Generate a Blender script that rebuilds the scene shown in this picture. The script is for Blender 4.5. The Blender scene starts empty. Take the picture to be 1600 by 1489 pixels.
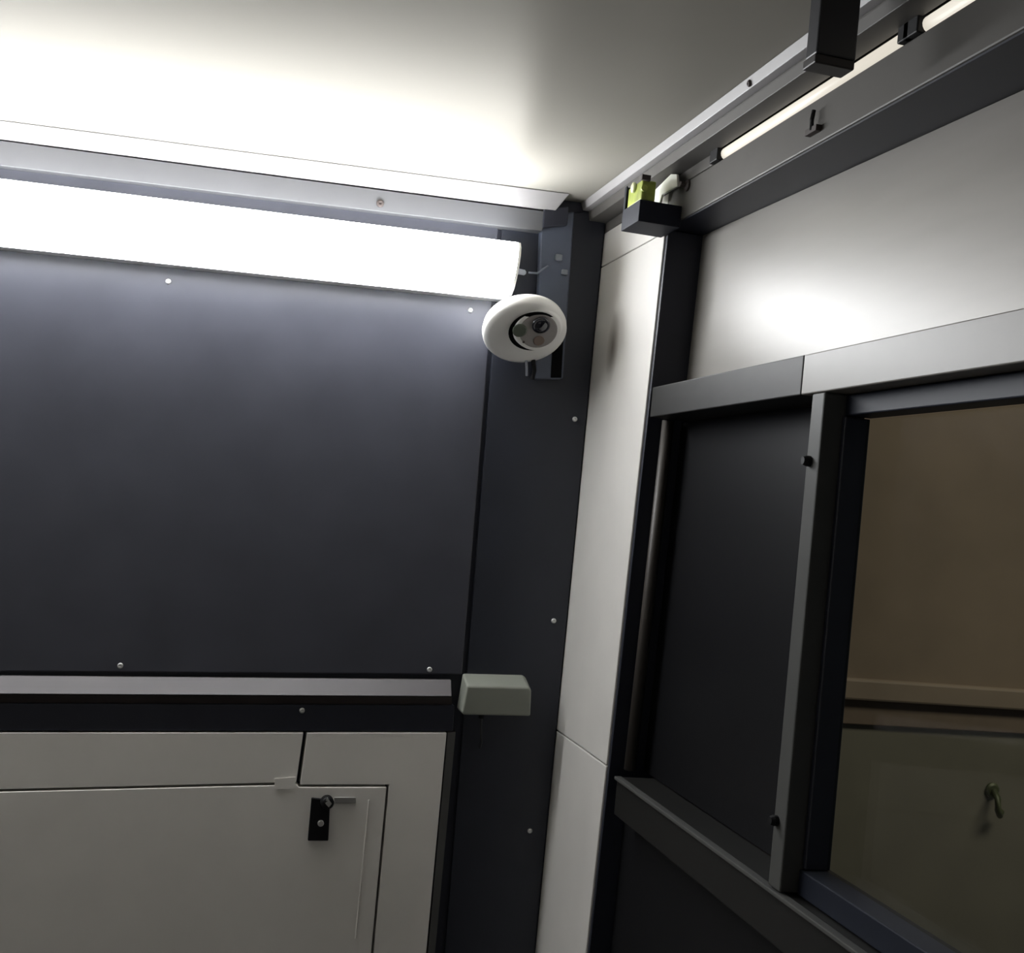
import bpy, bmesh, math, random
from mathutils import Vector, Matrix
random.seed(4)
SC = bpy.context.scene
COL = SC.collection

# ------------------------------------------------------------------ camera
EYE = 1.75                      # eye height above the floor
FOC = 1848.0                    # focal length in pixels of the 1600 px wide photo
CAM = Vector((-0.4416, -1.4, EYE))
RIGHT = Vector((0.96411453, -0.24681632, 0.09780018))
DOWN = Vector((0.10211269, 0.00470167, -0.99476173))
FWD = Vector((0.24506361, 0.96905087, 0.02973603))
cam_data = bpy.data.cameras.new('camera')
cam = bpy.data.objects.new('camera', cam_data)
COL.objects.link(cam)
m = Matrix((( RIGHT.x, -DOWN.x, -FWD.x), (RIGHT.y, -DOWN.y, -FWD.y), (RIGHT.z, -DOWN.z, -FWD.z))).to_4x4()
m.translation = CAM
cam.matrix_world = m
cam_data.sensor_fit = 'HORIZONTAL'
cam_data.sensor_width = 36.0
cam_data.lens = 36.0 * FOC / 1600.0
cam_data.clip_start = 0.02
SC.camera = cam

# ------------------------------------------------------------------ world, exposure
w = bpy.data.worlds.new('world'); SC.world = w; w.use_nodes = True
w.node_tree.nodes['Background'].inputs[0].default_value = (0.75, 0.85, 1.0, 1)
w.node_tree.nodes['Background'].inputs[1].default_value = 0.03
SC.view_settings.view_transform = 'Standard'
SC.view_settings.look = 'None'
SC.view_settings.exposure = 0.0
SC.view_settings.gamma = 1.0
SC.view_settings.use_curve_mapping = False
LAMP_POWER = 36.0               # radiance of the strip lamp's diffuser

def area(name, loc, rot, sx, sy, power, colour):
    d = bpy.data.lights.new(name, 'AREA'); d.shape = 'RECTANGLE'; d.size = sx; d.size_y = sy
    d.energy = power; d.color = colour
    o = bpy.data.objects.new(name, d); o.location = loc; o.rotation_euler = rot
    COL.objects.link(o); return o
area('passage_fill_light', (1.6, -0.6, 3.0), (0, 0, 0), 1.2, 0.5, 24.0, (1.0, 0.92, 0.80))  # added unseen fill light that brightens the passage behind the glass

# ------------------------------------------------------------------ measuring helpers
def ray(px, py):
    return RIGHT * ((px - 800) / FOC) + DOWN * ((py - 744.5) / FOC) + FWD
def on(px, py, ax, v):          # point of the sight line that lies on a wall plane
    r = ray(px, py); return CAM + r * ((v - CAM[ax]) / r[ax])
def onz(px, py, z): return on(px, py, 2, EYE + z)
def ext(a, b, ax, v):           # go on along a->b until the coordinate ax is v
    return a + (b - a) * ((v - a[ax]) / (b[ax] - a[ax]))

# ------------------------------------------------------------------ materials
def mat(name, col, rough=0.5, metal=0.0, var=0.06, scale=30.0, stretch=(1, 1, 1), bump=0.0, spec=0.5, rvar=0.0,
        emit=None, estr=0.0, shade_marks=None, coat=0.0):
    M = bpy.data.materials.new(name); M.use_nodes = True
    nt = M.node_tree; N = nt.nodes; L = nt.links; b = N['Principled BSDF']
    tc = N.new('ShaderNodeTexCoord'); mp = N.new('ShaderNodeMapping'); mp.inputs['Scale'].default_value = stretch
    L.new(tc.outputs['Object'], mp.inputs[0])
    nz = N.new('ShaderNodeTexNoise'); nz.inputs['Scale'].default_value = scale; nz.inputs['Detail'].default_value = 4
    L.new(mp.outputs[0], nz.inputs['Vector'])
    rp = N.new('ShaderNodeValToRGB')
    rp.color_ramp.elements[0].position = 0.3; rp.color_ramp.elements[1].position = 0.7
    rp.color_ramp.elements[0].color = tuple(max(0, c * (1 - var)) for c in col) + (1,)
    rp.color_ramp.elements[1].color = tuple(min(1, c * (1 + var)) for c in col) + (1,)
    L.new(nz.outputs['Fac'], rp.inputs[0])
    out = rp.outputs[0]
    for (c, r, sc) in (shade_marks or []):        # soft shade painted into the colour: centre, radius, colour
        mp2 = N.new('ShaderNodeMapping'); mp2.vector_type = 'POINT'
        mp2.inputs['Scale'].default_value = tuple(1 / q for q in r)
        mp2.inputs['Location'].default_value = tuple(-c[i] / r[i] for i in range(3))
        L.new(tc.outputs['Object'], mp2.inputs[0])
        g = N.new('ShaderNodeTexGradient'); g.gradient_type = 'SPHERICAL'; L.new(mp2.outputs[0], g.inputs[0])
        mx = N.new('ShaderNodeMixRGB'); L.new(g.outputs[0], mx.inputs[0]); L.new(out, mx.inputs[1])
        mx.inputs[2].default_value = tuple(sc) + (1,); out = mx.outputs[0]
    L.new(out, b.inputs['Base Color'])
    b.inputs['Roughness'].default_value = rough
    if rvar:
        ma = N.new('ShaderNodeMapRange'); ma.inputs['To Min'].default_value = rough - rvar; ma.inputs['To Max'].default_value = rough + rvar
        L.new(nz.outputs['Fac'], ma.inputs[0]); L.new(ma.outputs[0], b.inputs['Roughness'])
    b.inputs['Metallic'].default_value = metal
    b.inputs['Specular IOR Level'].default_value = spec
    b.inputs['Coat Weight'].default_value = coat
    if bump:
        bp = N.new('ShaderNodeBump'); bp.inputs['Strength'].default_value = bump; bp.inputs['Distance'].default_value = 0.001
        L.new(nz.outputs['Fac'], bp.inputs['Height']); L.new(bp.outputs[0], b.inputs['Normal'])
    if emit:
        b.inputs['Emission Color'].default_value = tuple(emit) + (1,); b.inputs['Emission Strength'].default_value = estr
    return M

ceil_m = mat('satin_steel_ceiling', (0.33, 0.315, 0.28), 0.5, 0.0, 0.03, 6, spec=0.0)
nt = ceil_m.node_tree; g_ = nt.nodes.new('ShaderNodeBsdfGlossy'); g_.inputs['Roughness'].default_value = 0.34; g_.inputs['Color'].default_value = (1.0, 0.96, 0.88, 1)
x_ = nt.nodes.new('ShaderNodeMixShader'); x_.inputs[0].default_value = 0.031
nt.links.new(nt.nodes['Principled BSDF'].outputs[0], x_.inputs[1]); nt.links.new(g_.outputs[0], x_.inputs[2]); nt.links.new(x_.outputs[0], nt.nodes['Material Output'].inputs[0])
steel_m = mat('satin_steel_panel', (0.22, 0.207, 0.19), 0.38, 0.10, 0.04, 8, (1, 1, 6), rvar=0.02, spec=0.4)
trim_m = mat('pale_grey_paint', (0.10, 0.101, 0.108), 0.45, 0, 0.04, 20)
lip_m = mat('lit_lip_paint', (0.36, 0.35, 0.35), 0.45, 0, 0.04, 20)  # trim paint made lighter to carry the lamp light on the lips
navy_m = mat('dark_navy_lacquer', (0.058, 0.060, 0.077), 0.42, 0, 0.10, 14, bump=0.05, rvar=0.05)
gloss_m = mat('glossy_black_panel', (0.006, 0.006, 0.007), 0.42, 0, 0.1, 10, spec=0.2)
corner_m = mat('blue_black_lacquer', (0.020, 0.023, 0.034), 0.45, 0, 0.1, 14)
navy2_m = mat('dark_navy_lacquer_frame', (0.016, 0.018, 0.030), 0.45, 0, 0.08, 20)
black_m = mat('black_paint', (0.004, 0.004, 0.005), 0.55, 0, 0.1, 20, spec=0.25)
gap_m = mat('dark_gap', (0.004, 0.004, 0.004), 0.9, 0, 0.1, 20, spec=0.1)
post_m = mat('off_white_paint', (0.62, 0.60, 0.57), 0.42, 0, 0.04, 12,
             shade_marks=[((0, -0.075, EYE + 0.205), (0.05, 0.022, 0.045), (0.16, 0.14, 0.12))])  # reflected shade on the post, painted as a soft dark spot
rail_m = mat('cream_painted_rail', (0.185, 0.172, 0.155), 0.42, 0.0, 0.04, 15, spec=0.35)
raild_m = mat('shaded_grey_rail', (0.02, 0.0193, 0.018), 0.5, 0.0, 0.15, 25, (1, 1, 3), spec=0.22)  # rail paint darkened to carry the reflected shade at this end
head_m = mat('grey_header_paint', (0.10, 0.095, 0.088), 0.5, 0.0, 0.05, 18, spec=0.2)
grey_m = mat('grey_stile_paint', (0.07, 0.07, 0.067), 0.45, 0.0, 0.08, 20, spec=0.25)
cab_m = mat('warm_grey_cabinet_paint', (0.86, 0.83, 0.78), 0.55, 0, 0.04, 10)
ledge_m = mat('pinkish_grey_paint', (0.12, 0.11, 0.115), 0.5, 0, 0.04, 20)
brown_m = mat('dull_brown', (0.05, 0.038, 0.035), 0.7, 0, 0.1, 30)
screw_m = mat('bright_screw_steel', (0.75, 0.75, 0.74), 0.3, 0.6, 0.03, 40)
white_m = mat('white_plastic', (0.92, 0.91, 0.88), 0.35, 0, 0.02, 20)
face_m = mat('grey_camera_face', (0.30, 0.28, 0.27), 0.3, 0, 0.05, 30)
lens_m = mat('black_lens_glass', (0.01, 0.01, 0.018), 0.08, 0, 0.02, 20, coat=1.0)
ir_m = mat('grey_green_led_window', (0.12, 0.14, 0.11), 0.25, 0, 0.05, 20)
irb_m = mat('brownish_sensor_window', (0.20, 0.15, 0.12), 0.3, 0, 0.05, 20)
box_m = mat('grey_plastic_box', (0.25, 0.26, 0.225), 0.5, 0, 0.05, 20)
green_m = mat('yellow_green_plastic', (0.34, 0.40, 0.07), 0.35, 0, 0.35, 60)
pale_m = mat('pale_yellow_plastic', (0.75, 0.78, 0.50), 0.4, 0, 0.05, 30)
cream_m = mat('cream_white_plastic', (0.90, 0.90, 0.80), 0.35, 0, 0.02, 20)
silver_m = mat('lock_steel', (0.6, 0.6, 0.58), 0.3, 0.9, 0.05, 30)
room_m = mat('grey_cabin_paint', (0.50, 0.48, 0.45), 0.5, 0, 0.04, 8)
floor_m = mat('grey_rubber_floor', (0.25, 0.245, 0.235), 0.7, 0, 0.1, 40)
plaster_m = mat('brown_plaster', (0.20, 0.155, 0.115), 0.85, 0, 0.14, 5, bump=0.3)
dado_m = mat('olive_grey_dado_paint', (0.155, 0.145, 0.115), 0.7, 0, 0.12, 6)
ledge2_m = mat('tan_painted_moulding', (0.24, 0.19, 0.145), 0.7, 0, 0.08, 10)
bronze_m = mat('dark_green_bronze', (0.05, 0.06, 0.02), 0.5, 0.2, 0.2, 30)
lamp_m = mat('lamp_diffuser', (0.9, 0.9, 0.9), 0.4, 0, 0.01, 5, emit=(0.96, 0.98, 1.0), estr=LAMP_POWER)
tube_m = mat('dim_warm_light_tube', (0.25, 0.24, 0.22), 0.4, 0, 0.01, 5, emit=(1.0, 0.93, 0.80), estr=0.72)
bluish_m = mat('blue_grey_channel_paint', (0.085, 0.10, 0.14), 0.40, 0, 0.10, 20)
glass_m = bpy.data.materials.new('window_glass'); glass_m.use_nodes = True
nt = glass_m.node_tree; nt.nodes.clear()
o_ = nt.nodes.new('ShaderNodeOutputMaterial'); mx = nt.nodes.new('ShaderNodeMixShader'); fr = nt.nodes.new('ShaderNodeLayerWeight'); pw_ = nt.nodes.new('ShaderNodeMath'); ml_ = nt.nodes.new('ShaderNodeMath')
tr = nt.nodes.new('ShaderNodeBsdfTransparent'); gl = nt.nodes.new('ShaderNodeBsdfGlossy')
nz = nt.nodes.new('ShaderNodeTexNoise'); nz.inputs['Scale'].default_value = 3; mr = nt.nodes.new('ShaderNodeMapRange')
mr.inputs['To Min'].default_value = 0.03; mr.inputs['To Max'].default_value = 0.06
nt.links.new(nz.outputs[0], mr.inputs[0]); nt.links.new(mr.outputs[0], gl.inputs['Roughness'])
fr.inputs['Blend'].default_value = 0.5; pw_.operation = 'POWER'; pw_.inputs[1].default_value = 5.0; ml_.operation = 'MULTIPLY_ADD'; ml_.inputs[1].default_value = 0.5; ml_.inputs[2].default_value = 0.02; tr.inputs[0].default_value = (0.86, 0.88, 0.84, 1)
nt.links.new(fr.outputs['Facing'], pw_.inputs[0]); nt.links.new(pw_.outputs[0], ml_.inputs[0]); nt.links.new(ml_.outputs[0], mx.inputs[0]); nt.links.new(tr.outputs[0], mx.inputs[1]); nt.links.new(gl.outputs[0], mx.inputs[2])
nt.links.new(mx.outputs[0], o_.inputs[0])

# ------------------------------------------------------------------ object helpers
def link(name, bm, mt, parent=None, bevel=0.0, smooth=False, seg=2):
    bmesh.ops.recalc_face_normals(bm, faces=bm.faces)
    me = bpy.data.meshes.new(name); bm.to_mesh(me); bm.free()
    me.materials.append(mt)
    if smooth:
        for p in me.polygons: p.use_smooth = True
    o = bpy.data.objects.new(name, me); COL.objects.link(o)
    if parent: o.parent = parent; o.matrix_parent_inverse = parent.matrix_world.inverted()
    if bevel:
        md = o.modifiers.new('bevel', 'BEVEL'); md.width = bevel; md.segments = seg; md.limit_method = 'ANGLE'
        md.angle_limit = math.radians(40)
    return o
def thing(name, label, cat, loc, group=None):
    o = bpy.data.objects.new(name, None); COL.objects.link(o); o.location = loc; o.empty_display_size = 0.05
    o['label'] = label; o['category'] = cat
    if group: o['group'] = group
    bpy.context.view_layer.update()
    return o
def tag(o, label=None, cat=None, group=None, kind=None):
    if label: o['label'] = label
    if cat: o['category'] = cat
    if group: o['group'] = group
    if kind: o['kind'] = kind
    return o
def prism(front, back, bm=None):           # two matching outlines joined into a solid
    bm = bm or bmesh.new(); n = len(front)
    a = [bm.verts.new(p) for p in front]; b = [bm.verts.new(p) for p in back]
    bm.faces.new(a); bm.faces.new(b[::-1])
    for i in range(n): bm.faces.new((a[i], b[i], b[(i + 1) % n], a[(i + 1) % n]))
    return bm
def slab(pts, ax, thick, bm=None):          # outline on a wall plane, thickness going into the wall
    d = Vector((0, 0, 0)); d[ax] = thick
    return prism([Vector(p) for p in pts], [Vector(p) + d for p in pts], bm)
def box(x0, x1, y0, y1, z0, z1, bm=None):
    return prism([(x0, y0, z0), (x1, y0, z0), (x1, y0, z1), (x0, y0, z1)], [(x0, y1, z0), (x1, y1, z0), (x1, y1, z1), (x0, y1, z1)], bm)
def frame_axes(n):
    n = Vector(n).normalized(); u = n.cross(Vector((0, 0, 1)))
    if u.length < 1e-4: u = Vector((1, 0, 0))
    u.normalize(); return u, n.cross(u), n
def lathe(prof, c, n, seg=40, bm=None, cap=True):   # prof: (radius, height along n)
    bm = bm or bmesh.new(); u, v, n = frame_axes(n); c = Vector(c); rings = []
    for r, h in prof:
        if r < 1e-6: rings.append([bm.verts.new(c + n * h)])
        else: rings.append([bm.verts.new(c + n * h + (u * math.cos(t) + v * math.sin(t)) * r) for t in (2 * math.pi * k / seg for k in range(seg))])
    for A, B in zip(rings, rings[1:]):
        for k in range(seg):
            k2 = (k + 1) % seg
            if len(A) == 1 and len(B) == 1: continue
            if len(A) == 1: bm.faces.new((A[0], B[k], B[k2]))
            elif len(B) == 1: bm.faces.new((A[k], A[k2], B[0]))
            else: bm.faces.new((A[k], A[k2], B[k2], B[k]))
    if cap:
        for Rg in (rings[0], rings[-1]):
            if len(Rg) > 1: bm.faces.new(Rg)
    return bm
def tube(pts, r, seg=10, bm=None):
    bm = bm or bmesh.new(); pts = [Vector(p) for p in pts]; prev = None; first = None
    for i, p in enumerate(pts):
        d = (pts[min(i + 1, len(pts) - 1)] - pts[max(i - 1, 0)]).normalized()
        u, v, _ = frame_axes(d)
        ring = [bm.verts.new(p + (u * math.cos(t) + v * math.sin(t)) * r) for t in (2 * math.pi * k / seg for k in range(seg))]
        if prev:
            for k in range(seg): bm.faces.new((prev[k], prev[(k + 1) % seg], ring[(k + 1) % seg], ring[k]))
        else: first = ring
        prev = ring
    bm.faces.new(first); bm.faces.new(prev); return bm
def screw(c, n, parent, r=0.0032):
    c = Vector(c); u, v, n = frame_axes(n)
    bm = lathe([(r, 0), (r, r * 0.25), (r * 0.75, r * 0.55), (r * 0.35, r * 0.66), (r * 0.3, r * 0.42), (0, r * 0.42)], c, n, 14)
    return link('screw', bm, screw_m, parent, smooth=True)

Z = lambda z: EYE + z
XL, YF = -1.5, -2.1              # far ends of the cabin behind and beside the camera
SL = 0.038                       # the cabin head falls slightly towards the left

# ------------------------------------------------------------------ room shell
tag(link('floor', box(XL, 0.06, YF, 0.0, -0.05, 0), floor_m), 'dark grey floor of the small cabin', None, None, 'structure')
cb = prism([(XL - .02, YF, Z(.3915 + SL * (XL - .02))), (0.06, YF, Z(.3915 + SL * .06)), (0.06, 0.02, Z(.3915 + SL * .06)), (XL - .02, 0.02, Z(.3915 + SL * (XL - .02)))],
           [(XL - .02, YF, Z(.46)), (0.06, YF, Z(.46)), (0.06, 0.02, Z(.46)), (XL - .02, 0.02, Z(.46))])
tag(link('ceiling', cb, ceil_m), 'satin steel ceiling sheet lit by the strip lamp', None, None, 'structure')
tag(link('wall_back', box(XL, 0.10, 0.0, 0.05, 0, Z(.45)), navy2_m), 'dark navy back wall behind the panels', None, None, 'structure')
tag(link('wall_left', box(XL - .05, XL, YF, 0.05, 0, Z(.45)), room_m), 'grey left wall of the cabin', None, None, 'structure')
tag(link('wall_front', box(XL, 0.15, YF - .05, YF, 0, Z(.45)), room_m), 'grey wall behind the viewer', None, None, 'structure')
# right wall core: a sheet with the window opening left free
P = 0.045                        # depth of the recesses in the right wall
GY0, GY1, GZ0, GZ1 = -1.30, -0.400, -0.300, 0.118
wr = bmesh.new()
PC = P + .03
box(PC, PC + .006, YF, 0.0, 0, Z(GZ0), wr); box(PC, PC + .006, YF, 0.0, Z(GZ1), Z(.45), wr)
box(PC, PC + .006, GY1, 0.0, Z(GZ0), Z(GZ1), wr); box(PC, PC + .006, YF, GY0, Z(GZ0), Z(GZ1), wr)
tag(link('wall_right', wr, black_m), 'black core of the right wall around the window', None, None, 'structure')

# ------------------------------------------------------------------ back wall: upper panel, corner panel
t = thing('wall_panel', 'large dark navy metal panel on the back wall below the strip lamp', 'panel', (-0.8, 0, Z(-.2)))
A = on(779, 355, 1, -.006); B = on(722, 1054, 1, -.006)
TL = ext(on(20, 255, 1, -.006), on(800, 352, 1, -.006), 0, XL + .002); BL = ext(on(20, 1052, 1, -.006), on(700, 1058, 1, -.006), 0, XL + .002)
link('panel_sheet', slab([TL, A, B, BL], 1, .0058), navy_m, t, .0015)
for p in ((263, 440), (735, 485), (188, 1040), (671, 1046)): screw(on(*p, 1, -.006), (0, -1, 0), t)
t = thing('narrow_panel', 'narrow dark navy corner panel behind the dome camera and grey box', 'panel', (-0.07, 0, Z(-.3)))
A0 = on(786, 340, 1, -.004); B0 = on(729, 1060, 1, -.004); C0 = ext(A0, B0, 2, 0.02)
link('panel_sheet', slab([A0, Vector((-.0015, -.004, Z(.385))), Vector((-.0015, -.004, .02)), C0], 1, .0038), corner_m, t, .001)
for p in ((898, 655), (865, 970), (828, 1298)): screw(on(*p, 1, -.004), (0, -1, 0), t)

# vertical blue grey channel in the top of the corner
t = thing('corner_channel', 'blue grey vertical channel in the top corner beside the lamp end', 'channel', (-0.07, 0, Z(.3)))
c1, c2, c3, c4 = on(846, 338, 1, -.016), on(898, 330, 1, -.016), on(880, 592, 1, -.016), on(836, 592, 1, -.016)
link('channel_body', slab([c1, c2, c3, c4], 1, .0118), bluish_m, t, .002)
s1, s2, s3, s4 = on(866, 500, 1, -.0175), on(882, 500, 1, -.0175), on(877, 590, 1, -.0175), on(861, 590, 1, -.0175)
link('slot', slab([s1, s2, s3, s4], 1, .0015), gap_m, t)
h = [on(850, 327, 1, -.022), on(889, 322, 1, -.022), on(887, 352, 1, -.022), on(848, 356, 1, -.022)]
link('end_block', slab(h, 1, .006), navy2_m, t, .0015)
for (x, y, r) in ((872, 403, .0042), (881, 426, .0036)):
    c = on(x, y, 1, -.016); bm = box(c.x - r, c.x + r, -.0215, -.016, c.z - r * .9, c.z + r * .9)
    link('cable_clip', bm, mat('smoky_clear_plastic', (0.20, 0.22, 0.25), 0.35), t, .0012)

# ------------------------------------------------------------------ ceiling trims
def zc(x): return Z(.3915 + SL * x)
t = thing('ceiling_trim', 'pale grey ceiling trim above the strip lamp, along the back wall', 'trim', (-0.7, 0, Z(.36)))
def back_prof(pxs):
    out = []
    for (px, py, y) in pxs: out.append(on(px, py, 1, y))
    return out
yA, yB = -.034, -.020
LA = [on(20, 191, 1, -.036), on(20, 219, 1, -.022), on(20, 222, 1, -.020), on(20, 261, 1, -.020)]
LB = [on(890, 303, 1, -.036), on(868, 329, 1, -.022), on(866, 332, 1, -.020), on(846, 361, 1, -.020)]
far = []
for a, b in zip(LA, LB): far.append(ext(a, b, 0, XL + .002))
def closeprof(p): return p + [Vector((p[-1].x, -.0005, p[-1].z)), Vector((p[0].x, -.0005, p[0].z))]
link('trim_face', prism(closeprof(far[2:]), closeprof(LB[2:])), trim_m, t, .0006)
link('trim_lip', prism(closeprof(far[:2]), closeprof(LB[:2])), lip_m, t, .0006)
c = on(594, 318, 1, -.020); hs = screw(c, (0, -1, 0), t, .0045); hs.data.materials[0] = brown_m; hs['label'] = 'dark rusty screw'

t = thing('ceiling_trim', 'pale grey ceiling trim along the top of the right wall', 'trim', (-0.02, -1, Z(.37)))
def rp(prof, y0, y1, name, mt, par, bev=.0006):
    return link(name, prism([(x, y0, Z(z)) for x, z in prof], [(x, y1, Z(z)) for x, z in prof]), mt, par, bev)
rp([(-.034, .3895), (-.031, .3805), (-.028, .3805), (0, .3805), (0, .3895)], -.001, YF + .002, 'upper_lip', lip_m, t)
rp([(-.024, .3775), (-.022, .3685), (0, .3685), (0, .3795), (-.024, .3795)], -.001, YF + .002, 'lower_lip', head_m, t)
c = on(1173, 130, 0, -.0315); hs = screw((-.0325, c.y, Z(.384)), (-1, 0, -.2), t, .003); hs.data.materials[0] = brown_m

# ------------------------------------------------------------------ strip lamp
t = thing('strip_lamp', 'bright white strip lamp fixed below the ceiling trim on the back wall', 'lamp', (-0.7, 0, Z(.28)))
def lamp_sec(pt, pb):            # rounded section between a top and a bottom point
    top, bot = pt, pb; out = []
    for k in range(9):
        a = math.pi * k / 8; s = (1 - math.cos(a)) / 2
        p = top.lerp(bot, s); out.append(Vector((p.x, -.036 - .032 * math.sin(a) ** .6, p.z)))
    return out
RT, RB = on(811, 375, 1, -.056), on(796, 464, 1, -.056)
LT = ext(on(20, 277, 1, -.056), RT, 0, -1.32); LBt = ext(on(20, 382, 1, -.056), RB, 0, -1.32)
sr, sl = lamp_sec(RT, RB), lamp_sec(LT, LBt)
bm = prism(sl, sr); link('diffuser', bm, lamp_m, t, smooth=False)
q = .002
hous = [Vector((p.x + dx, y, p.z + dz)) for p, y, dz, dx in ((RT, -.036, -.001, 0), (RB, -.036, .001, 0), (RB, -.0065, .001, 0), (RT, -.0065, -.001, 0))]
housL = [Vector((p.x, y, p.z + dz)) for p, y, dz in ((LT, -.036, -.001), (LBt, -.036, .001), (LBt, -.0065, .001), (LT, -.0065, -.001))]
link('housing', prism(housL, hous), white_m, t, .001)
e0 = [Vector((p.x, p.y, p.z)) for p in sr] + [hous[2], hous[3]]
e1 = [p + Vector((.003, 0, 0)) for p in e0]
link('end_cap', prism(e0, e1), white_m, t)
c = on(812, 421, 1, -.04)
link('connector', lathe([(.005, 0), (.005, .008), (.0035, .009), (.0035, .016), (.0015, .018)], (RT.x * .5 + RB.x * .5 + .003, -.03, c.z), (1, 0, -.05), 12), mat('clear_connector', (0.5, 0.53, 0.6), 0.3), t)
link('cable', tube([(c.x + .014, -.03, c.z), (c.x + .025, -.029, c.z + .001), (c.x + .033, -.024, c.z + .008), (c.x + .040, -.018, c.z + .014)], .0013, 8), mat('grey_cable', (0.18, 0.2, 0.24), 0.5), t)

# ------------------------------------------------------------------ dome camera
cc = on(820, 519, 1, -.060)
n = Vector((0.02, -0.62, -0.78)).normalized()
view = (CAM - cc).normalized()
t = thing('dome_camera', 'round white dome security camera mounted below the lamp end', 'camera', (cc.x, -.004, cc.z))
RR = .0500
link('mounting_ring', lathe([(RR * .86, -.016), (RR * .96, -.013), (RR, -.006), (RR * .99, 0), (RR * .95, .003), (RR * .85, .005), (RR * .6, .007), (RR * .3, .008), (0, .008)], cc, n, 56), white_m, t, smooth=True)
bp = cc - n * .012
sup = bmesh.new()
u1, v1, _ = frame_axes(n)
ringA = [bp + (u1 * math.cos(a) + v1 * math.sin(a)) * .034 for a in (2 * math.pi * k / 24 for k in range(24))]
ringB = [Vector((p.x * .8 + cc.x * .2, -.0165, cc.z + .012 + (p.z - cc.z) * .9)) for p in ringA]
link('wall_bracket', prism(ringA, ringB), navy2_m, t)
fd = (n + view * .45 + Vector((.08, 0, 0))).normalized()
br = .0315
bc = on(841, 517, 1, -.080) - fd * (br * .555)
prof = []
for k in range(3, 25):
    a = math.pi * k / 26
    hgt = -math.cos(a) * br
    if hgt > br * .50: break
    prof.append((math.sin(a) * br, hgt))
prof += [(br * .86, br * .53), (br * .84, br * .56), (br * .80, br * .56)]
link('camera_ball', lathe(prof, bc, fd, 44), white_m, t, smooth=True)
fp = bc + fd * br * .555
pl = bc - n * ((bc - cc).dot(n) - .0070)
sh = (DOWN * .7 - RIGHT) * .0030; sh -= n * sh.dot(n)
link('ball_gap', lathe([(br * .97, 0), (br * .97, .0012), (br * .7, .0016), (0, .0016)], pl + sh, n, 40), gap_m, t)
facep = link('camera_face', lathe([(br * .71, 0), (br * .71, .0008), (br * .68, .0014), (0, .0014)], fp, fd, 40), face_m, t, smooth=False)
uf, vf, _ = frame_axes(fd)
def facing(px, py):
    r = ray(px, py); k = (fp + fd * .0014 - CAM).dot(fd) / r.dot(fd); return CAM + r * k
lo = link('lens', lathe([(.0105, 0), (.0105, .003), (.0088, .004), (.0078, .003), (.006, .0042), (0, .0052)], facing(845, 507), fd, 28), lens_m, facep, smooth=True)
link('led_window', lathe([(.0085, 0), (.0085, .0012), (.0070, .0018), (0, .0018)], facing(812, 516), fd, 24), ir_m, facep)
link('led_window', lathe([(.0065, 0), (.0065, .0010), (.0055, .0014), (0, .0014)], facing(842, 532), fd, 24), irb_m, facep)
link('indicator', lathe([(.0014, 0), (.0014, .001), (0, .0014)], facing(818, 534), fd, 10), brown_m, facep)
a = on(822, 560, 1, -.03)
link('cable_end', tube([a, a + Vector((.002, 0, -.012)), a + Vector((.004, .004, -.020))], .0016, 8), mat('pale_cable', (.28, .3, .34), .5), t)
a = on(833, 560, 1, -.03)
link('cable_end', tube([a, a + Vector((.003, 0, -.014)), a + Vector((.002, .002, -.025))], .0028, 8), black_m, t)

# ------------------------------------------------------------------ ledge rail below the panel
t = thing('ledge_rail', 'horizontal ledge rail with pinkish grey top strip between dark panel and grey cabinet', 'rail', (-0.7, 0, Z(-.25)))
def bline(p0, p1, y): return (ext(on(*p0, 1, y), on(*p1, 1, y), 0, XL + .002), on(*p1, 1, y))
a0, a1 = bline((20, 1056), (705, 1062), -.008); b0, b1 = bline((20, 1084), (706, 1088), -.024)
bk = Vector((0, 1, 0))
def at_y(p, y): return Vector((p.x, y, p.z))
link('light_strip', prism([a0, b0, at_y(b0, -.001), at_y(a0, -.001)], [a1, b1, at_y(b1, -.001), at_y(a1, -.001)]), ledge_m, t, .0008)
c0, c1_ = bline((20, 1085), (706, 1089), -.018); d0, d1 = bline((20, 1098), (706, 1101), -.016)
link('ledge_shade', prism([c0, d0, at_y(d0, -.001), at_y(c0, -.001)], [c1_, d1, at_y(d1, -.001), at_y(c1_, -.001)]), brown_m, t)  # brown strip standing in for the shadow under the light strip
e0, e1 = bline((20, 1099), (710, 1102), -.020); f0, f1 = bline((20, 1142), (708, 1143), -.020)
link('dark_face', prism([e0, f0, at_y(f0, -.001), at_y(e0, -.001)], [e1, f1, at_y(f1, -.001), at_y(e1, -.001)]), navy2_m, t, .001)
screw(on(472, 1110, 1, -.020), (0, -1, 0), t)

# ------------------------------------------------------------------ grey cabinet front below the ledge
t = thing('cabinet', 'warm grey metal cabinet front with a lock, below the ledge rail', 'cabinet', (-0.7, 0, 0.1))
yc = -.0215
def cp(x, y): return on(x, y, 1, yc)
def col_down(a, b): return ext(a, b, 2, 0.08)
leftx = XL + .002
R0, R1 = cp(698, 1145), cp(668, 1466); Rb = col_down(R0, R1)
S0, S1 = cp(608, 1226), cp(586, 1466); Sb = col_down(S0, S1)
# surround pieces
tl0 = ext(cp(22, 1145), cp(470, 1145), 0, leftx); tl1 = ext(cp(22, 1233), cp(428, 1223), 0, leftx)
link('top_strip', slab([tl0, cp(474, 1145), cp(463, 1222), cp(430, 1223), tl1], 1, .018), cab_m, t, .0006)
link('corner_plate', slab([cp(480, 1145), R0, Rb, Sb, S0, cp(469, 1226)], 1, .018), cab_m, t, .0006)
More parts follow.
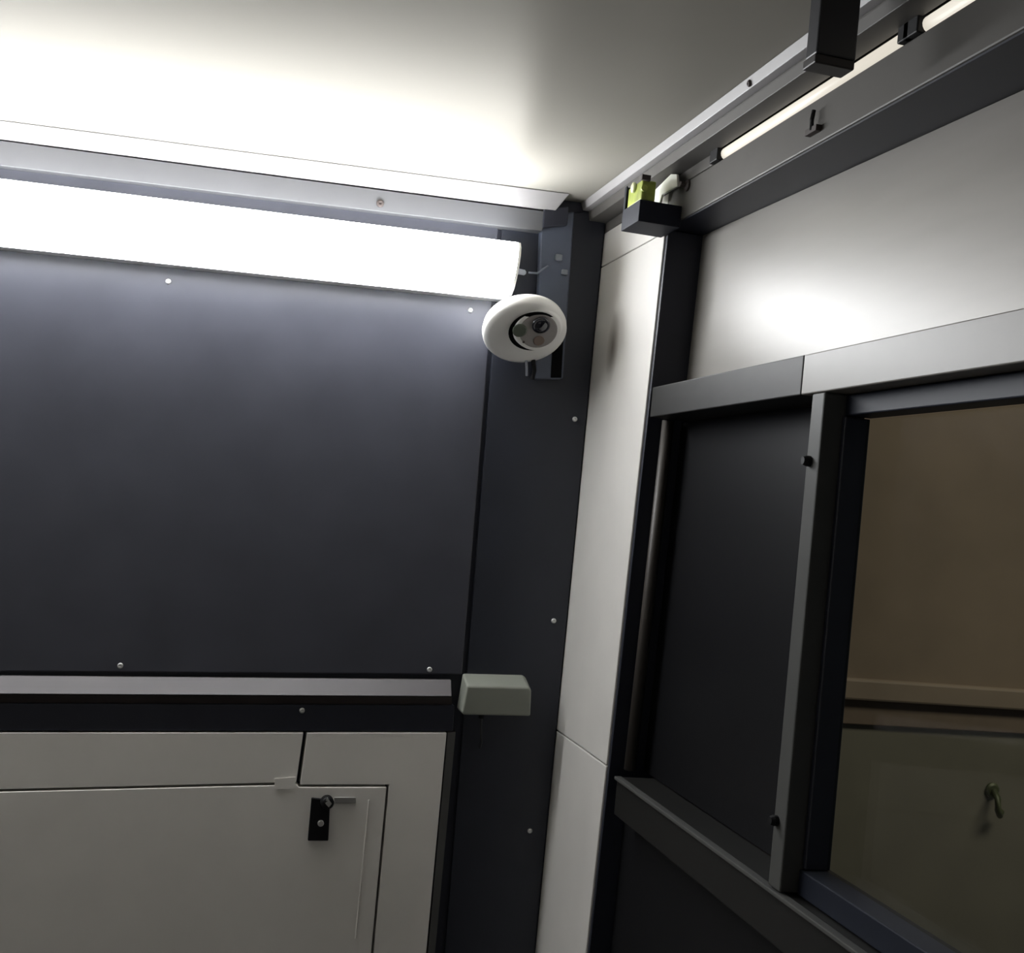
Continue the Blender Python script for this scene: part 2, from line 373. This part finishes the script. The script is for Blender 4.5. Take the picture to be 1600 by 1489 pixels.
# leaf
def cpl(x, y): return on(x, y, 1, -.022)
l0 = ext(cpl(22, 1237), cpl(430, 1227), 0, leftx); lb = Vector((leftx, -.022, .08))
l3 = cpl(604, 1230); l4 = ext(l3, cpl(582, 1466), 2, .08)
leaf = link('door', slab([l0, cpl(430, 1227), cpl(464, 1226), cpl(467, 1230), l3, l4, lb], 1, .018), cab_m, t, .0008)
link('cover_tab', slab([cpl(429, 1217) + Vector((0, -.0005, 0)), cpl(462, 1214) + Vector((0, -.0005, 0)), cpl(461, 1233) + Vector((0, -.0005, 0)), cpl(429, 1233) + Vector((0, -.0005, 0))], 1, .0008), cab_m, t)
# pressed line near the leaf edge
g0, g1 = cpl(577, 1250), cpl(556, 1466)
link('pressed_rib', slab([g0 + Vector((-.0012, -.0008, 0)), g0 + Vector((.0005, -.0008, 0)), g1 + Vector((.0005, -.0008, 0)), g1 + Vector((-.0012, -.0008, 0))], 1, .0009), cab_m, leaf, .0004)
k = [on(*p, 1, -.0265) for p in ((487, 1247), (516, 1250), (513, 1314), (481, 1314))]
lk = link('lock', slab(k, 1, .0044), black_m, t, .001)
c = on(501, 1286, 1, -.0265); link('key_barrel', lathe([(.0036, 0), (.0036, .002), (.0028, .0026), (0, .0026)], c, (0, -1, 0), 16), silver_m, lk)
c = on(511, 1253, 1, -.0295)
link('latch_knob', lathe([(.0075, -.003), (.0075, .004), (.006, .006), (.004, .0066), (0, .0066)], c, (0.1, -1, -.1), 20), black_m, lk, smooth=True)
k = [on(*p, 1, -.0365) for p in ((512, 1246), (519, 1256), (514, 1262), (506, 1254))]
link('latch_lever', slab(k, 1, .004), silver_m, lk, .0008)
k = [on(*p, 1, -.024) for p in ((522, 1246), (556, 1246), (556, 1255), (522, 1255))]
link('latch_bar', slab(k, 1, .0019), mat('grey_latch', (.28, .27, .26), .4), lk, .0006)
e = slab([cp(700, 1145) + Vector((0, .001, 0)), cp(713, 1145) + Vector((0, .004, 0)), ext(cp(713, 1145), cp(683, 1466), 2, .08) + Vector((0, .004, 0)), ext(cp(700, 1145), cp(671, 1466), 2, .08) + Vector((0, .001, 0))], 1, .0155)
link('side_edge', e, mat('dark_grey_edge', (.07, .07, .068), .5), t)

# ------------------------------------------------------------------ grey junction box with cable
t = thing('junction_box', 'small grey plastic junction box with a thin cable on the corner panel', 'box', (-.12, -.004, Z(-.24)))
yb = -.036
front = [on(*p, 1, yb) for p in ((730, 1072), (826, 1074), (831, 1079), (829, 1119), (724, 1117), (722, 1112))]
mid = Vector((0, 0, 0))
for p in front: mid += p / len(front)
backp = [Vector((mid.x + (p.x - mid.x) * 1.0, -.0042, p.z + (.0105 if p.z > mid.z else .0))) for p in front]
link('box_body', prism(front, backp), box_m, t, .0022, seg=3)
a = on(752, 1121, 1, -.022)
link('cable_gland', lathe([(.0042, 0), (.0042, .004), (.0034, .005), (.0034, .009)], Vector((a.x, -.022, front[3].z + .001)), (0, 0, -1), 12), black_m, t)
link('cable', tube([(a.x, -.022, front[3].z - .007), (a.x + .001, -.021, front[3].z - .02), (a.x + .005, -.014, front[3].z - .038), (a.x + .006, -.0065, front[3].z - .046)], .0016, 8), mat('dark_cable', (.03, .03, .034), .5), t)

# ------------------------------------------------------------------ right wall
t = thing('corner_post', 'tall off white flat post beside the corner, brightest upright on the right wall', 'post', (0, -.1, 0))
pt0, pt1 = on(1037, 375, 0, 0), on(917, 1468, 0, 0)
crease1 = (on(945, 412, 0, 0), on(1034, 374, 0, 0)); crease2 = (on(866, 1122, 0, 0), on(941, 1172, 0, 0))
def edgeR(z): return pt0.y + (pt1.y - pt0.y) * (z - pt0.z) / (pt1.z - pt0.z)
zA, zB = Z(.300), Z(-.275)
gp = .0006
def pc(z0, z1, z0r, z1r):        # post piece between z0 (low) and z1 (high)
    return slab([(0, 0, z1), (0, edgeR(z1r), z1r), (0, edgeR(z0r), z0r), (0, 0, z0)], 0, P + .0)
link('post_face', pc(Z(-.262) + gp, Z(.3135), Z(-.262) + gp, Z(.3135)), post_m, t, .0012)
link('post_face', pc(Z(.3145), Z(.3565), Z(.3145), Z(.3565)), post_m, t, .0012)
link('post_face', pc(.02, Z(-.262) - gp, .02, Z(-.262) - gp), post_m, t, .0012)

t = thing('header_beam', 'long grey header beam above the door panels under the right ceiling trim', 'beam', (0, -1, Z(.33)))
link('beam_face', box(0, PC - .0005, YF + .002, -.2145, Z(.318), Z(.3565)), head_m, t, .0015)
so = link('soffit_shade', box(.0015, PC - .0006, YF + .002, -.215, Z(.3164), Z(.3179)), navy2_m, t)  # dark sheet added to give the beam's underside its shade
link('inner_channel', box(.024, P, YF + .002, -.0005, Z(.357), Z(.390)), black_m, t)
link('top_closer', box(.0, .0235, -.33, -.0005, Z(.357), Z(.380)), head_m, t, .001)
c = Vector((0, -.269, Z(.351))); link('bolt', lathe([(.006, 0), (.006, .002), (.003, .004), (.003, .009), (0, .009)], (0, -.269, Z(.351)), (-1, 0, 0), 10), brown_m, t)
y_, z_ = on(1275, 205, 0, 0).y, on(1275, 205, 0, 0).z
hk = link('fixing_stud', box(-.005, 0, y_ - .009, y_ + .009, z_ - .0025, z_ + .0025), brown_m, t)
link('stud_pin', tube([(-.004, y_, z_), (-.005, y_ - .001, z_ + .008), (-.004, y_ - .001, z_ + .016)], .0018, 8), black_m, hk)

t = thing('light_tube', 'thin glowing tube along the header, starting near the corner box', 'lamp', (.008, -.5, Z(.364)), 'thin tubes along the header')
def ltube(t, y0, y1):
    link('tube_glass', tube([(.006, y0, Z(.3635)), (.006, y1, Z(.3635))], .0062, 16), tube_m, t, smooth=True)
    for a, b in ((y0, y0 + .018), (y1 - .014, y1)):
        link('end_holder', box(-.004, .020, a, b, Z(.3568), Z(.3720)), black_m, t, .001)
ltube(t, -.347, -.655)
t = thing('light_tube', 'second thin glowing tube cut by the top edge of the frame', 'lamp', (.008, -.9, Z(.364)), 'thin tubes along the header')
ltube(t, -.680, -1.02)

# upper panel, mid rail, lower panels
ytop = -.2055
o = link('upper_panel', prism([(P - .004, -.190, Z(.1465)), (P - .001, -.190, Z(.1465)), (P + .026, -1.0, Z(.1465)), (P + .026, YF + .002, Z(.1465)), (P + .023, YF + .002, Z(.1465)), (P + .023, -1.0, Z(.1465))], [(P - .004, -.190, Z(.3162)), (P - .001, -.190, Z(.3162)), (P + .026, -1.0, Z(.3162)), (P + .026, YF + .002, Z(.3162)), (P + .023, YF + .002, Z(.3162)), (P + .023, -1.0, Z(.3162))]), steel_m, None, .0005)
tag(o, 'satin grey metal panel between header beam and cream rail, with bright lamp sheen', 'panel')
t = thing('jamb', 'dark narrow reveal strip between white post and recessed panels', 'jamb', (.02, -.2, 0))
def jy(z): return edgeR(z) - .0005
link('jamb_strip', prism([(.002, jy(.02), .02), (.002, jy(Z(.3175)), Z(.3160)), (.002, jy(Z(.3175)) - .005, Z(.3160)), (.002, jy(.02) - .005, .02)],
     [(PC - .0005, jy(.02), .02), (PC - .0005, jy(Z(.3175)), Z(.3160)), (PC - .0005, jy(Z(.3175)) - .005, Z(.3160)), (PC - .0005, jy(.02) - .005, .02)]), navy2_m, t, .001)
js = tube([(.022, jy(Z(-.262)) - .014, Z(-.262)), (.022, jy(Z(.113)) - .014, Z(.113))], .0065, 12)
link('rubber_seal', js, mat('brown_grey_seal', (.045, .038, .033), .5), t, smooth=True)

t = thing('middle_rail', 'cream horizontal rail across the right wall above the window', 'rail', (0, -.8, Z(.13)))
ysp = on(1256, 560, 0, 0).y
link('rail_face', box(0, PC - .0005, YF + .002, ysp - .0005, Z(.114), Z(.146)), rail_m, t, .001)
o = link('rail_end', box(0, P, ysp + .0005, -.2215, Z(.114), Z(.146)), raild_m, t, .001); o['label'] = 'end of the rail with shade painted in as darker grey'
o = link('lower_panel', box(P - .004, P - .0005, -.5705, -.180, Z(-.2645), Z(.1135)), gloss_m, None, .0005)
tag(o, 'glossy black panel between the white post and the window stile', 'panel')
o = link('kick_panel', box(P - .020, P - .0005, YF + .002, -.19, .02, Z(-.3055)), black_m, None, .0005)
tag(o, 'black panel below the dark grey bottom rail', 'panel')

t = thing('window_stile', 'grey upright stile left of the window with dark bolts', 'stile', (0, -.6, 0))
link('stile_edge', box(0, .036, -.5905, -.571, Z(-.264), Z(.1135)), grey_m, t, .0015)
for zz in (.061, -.214):
    link('bolt', lathe([(.0042, 0), (.0042, .003), (.003, .006), (0, .006)], (0, -.5765, Z(zz)), (-1, 0, 0), 12), black_m, t)

t = thing('bottom_rail', 'dark grey bottom rail below the black panel and the window', 'rail', (0, -.8, Z(-.285)))
link('rail_body', box(.001, P, YF + .002, -.2225, Z(-.305), Z(-.2655)), mat('dark_rail_paint', (.010, .0096, .009), .5, 0, spec=.3), t, .0018)
link('rail_lip', box(-.002, .006, YF + .002, -.2225, Z(-.2685), Z(-.2650)), grey_m, t, .0008)

# window
t = thing('window_1', 'window of the right wall with dark frame and view of a brown passage', 'window', (.02, -.9, Z(-.08)))
t['kind'] = 'structure'
fm = mat('dark_blue_frame', (.013, .016, .026), .5, spec=.2)
link('frame_head', box(.018, .040, GY0, -.591, Z(.0975), Z(.1135)), fm, t, .001)
link('frame_stile', box(.016, .037, -.5965, -.591, Z(-.245), Z(.0965)), navy2_m, t, .001)
link('frame_sill', box(.014, .040, GY0, -.591, Z(-.2645), Z(-.2455)), fm, t, .001)
link('frame_stile', box(.022, .040, GY0, GY0 + .03, Z(-.245), Z(.0965)), navy2_m, t, .001)
link('pane', box(.034, .038, GY0 + .0302, -.5967, Z(-.2452), Z(.0962)), glass_m, t)

# ------------------------------------------------------------------ black box with green part in the corner
t = thing('switch_box', 'small black box holding a yellow green part at the top corner', 'box', (0, -.2, Z(.316)))
sx0, sx1, sy0, sy1 = -.0455, -.0003, -.258, -.205
fz = lambda px, py: on(px, py, 1, sy0)
z0 = fz(1012, 364).z + .011; z1 = fz(998, 272).z; zm = fz(1000, 311).z; xm = fz(1027, 300).x
x0 = on(974, 320, 1, sy1).x; x1 = -.0003
mb = bmesh.new(); w_ = .0016
box(x0, x1, sy0, sy1, z0, zm, mb)
box(x0, x0 + w_, sy1 - .006, sy1, zm, z1, mb); box(x0 + w_, xm, sy1 - w_, sy1, zm, z1, mb)
link('box_body', mb, mat('dark_blue_plastic', (.008, .010, .018), .65, spec=.25), t, .0006)
link('green_block', box(x0 + .002, xm, sy0 + .004, sy1 - .0065, zm, z1 - .003), green_m, t, .002)
a = on(989, 293, 0, x0); link('pale_button', lathe([(.0055, 0), (.0055, .0025), (.003, .0035), (0, .0035)], (x0 + .002, max(a.y, sy0 + .012), a.z), (-1, 0, 0), 16), pale_m, t, smooth=True)
a = fz(1008, 293); link('terminal', lathe([(.0035, 0), (.0035, .0025), (.002, .003), (0, .003)], (a.x, sy0 + .004, a.z), (0, -1, 0), 14), green_m, t)
wp = [on(*p, 0, -.010) for p in ((1048, 272), (1057, 272), (1058, 291), (1034, 304), (1030, 319), (1019, 319), (1022, 298))]
link('white_bracket', slab(wp, 0, .0028), cream_m, t, .0006)
a = fz(981, 275); link('top_tab', box(x0 - .0005, x0 + .009, sy0 - .001, sy0 + .003, z1 - .005, z1 + .0005), brown_m, t)

# ------------------------------------------------------------------ hanging black bracket
pb = on(1266, -40, 2, zc(-.05)); zb = on(1264, 108, 1, pb.y).z
t = thing('hanging_bracket', 'black boxy bracket hanging from the ceiling in front of the tube', 'bracket', (pb.x + .01, pb.y, pb.z))
bx0 = pb.x + .004; bx1 = pb.x + .034
link('bracket_body', box(bx0, bx1, pb.y - .012, pb.y + .004, zb + .007, zc(bx0) - .0002), mat('black_bracket_paint', (.014, .014, .018), .45), t, .0012)
link('bracket_foot', box(bx0 - .001, bx1 - .001, pb.y - .013, pb.y + .005, zb, zb + .0065), mat('dark_brown_rubber', (.012, .008, .008), .5), t, .001)

# ------------------------------------------------------------------ passage beyond the window
YW = .5
tag(link('floor_outside', box(.09, 4, -3, YW + .1, -.05, 0), floor_m), 'grey floor of the passage outside', None, None, 'structure')
zt0, zt1 = on(1440, 1066, 1, YW).z, on(1440, 1098, 1, YW).z; zt2 = on(1440, 1137, 1, YW).z
pw = bpy.data.objects.new('wall_outside', None); COL.objects.link(pw); tag(pw, 'brown plastered passage wall with a tan moulding seen through the window', None, None, 'structure')
link('upper_plaster', box(.09, 4, YW, YW + .1, zt0, 3.3), plaster_m, pw)
link('moulding', box(.09, 4, YW - .02, YW + .1, zt1, zt0), ledge2_m, pw, .004)
link('moulding_band', box(.09, 4, YW - .006, YW + .1, zt2, zt1), mat('dark_tan_band', (.16, .12, .09), .8), pw, .002)
link('dado', box(.09, 4, YW + .002, YW + .1, 0, zt2), dado_m, pw)
a = on(1549, 1250, 1, YW)
t = thing('wall_hook', 'small dark green hook on the passage wall beyond the glass', 'hook', (a.x, YW, a.z))
link('hook_plate', lathe([(.014, 0), (.014, .004), (.010, .007), (0, .007)], (a.x, YW + .002, a.z + .018), (0, -1, 0), 20), bronze_m, t)
link('hook_arm', tube([(a.x, YW - .004, a.z + .018), (a.x - .002, YW - .02, a.z + .008), (a.x - .004, YW - .026, a.z - .012), (a.x + .004, YW - .022, a.z - .022), (a.x + .01, YW - .016, a.z - .016)], .006, 10), bronze_m, t, smooth=True)
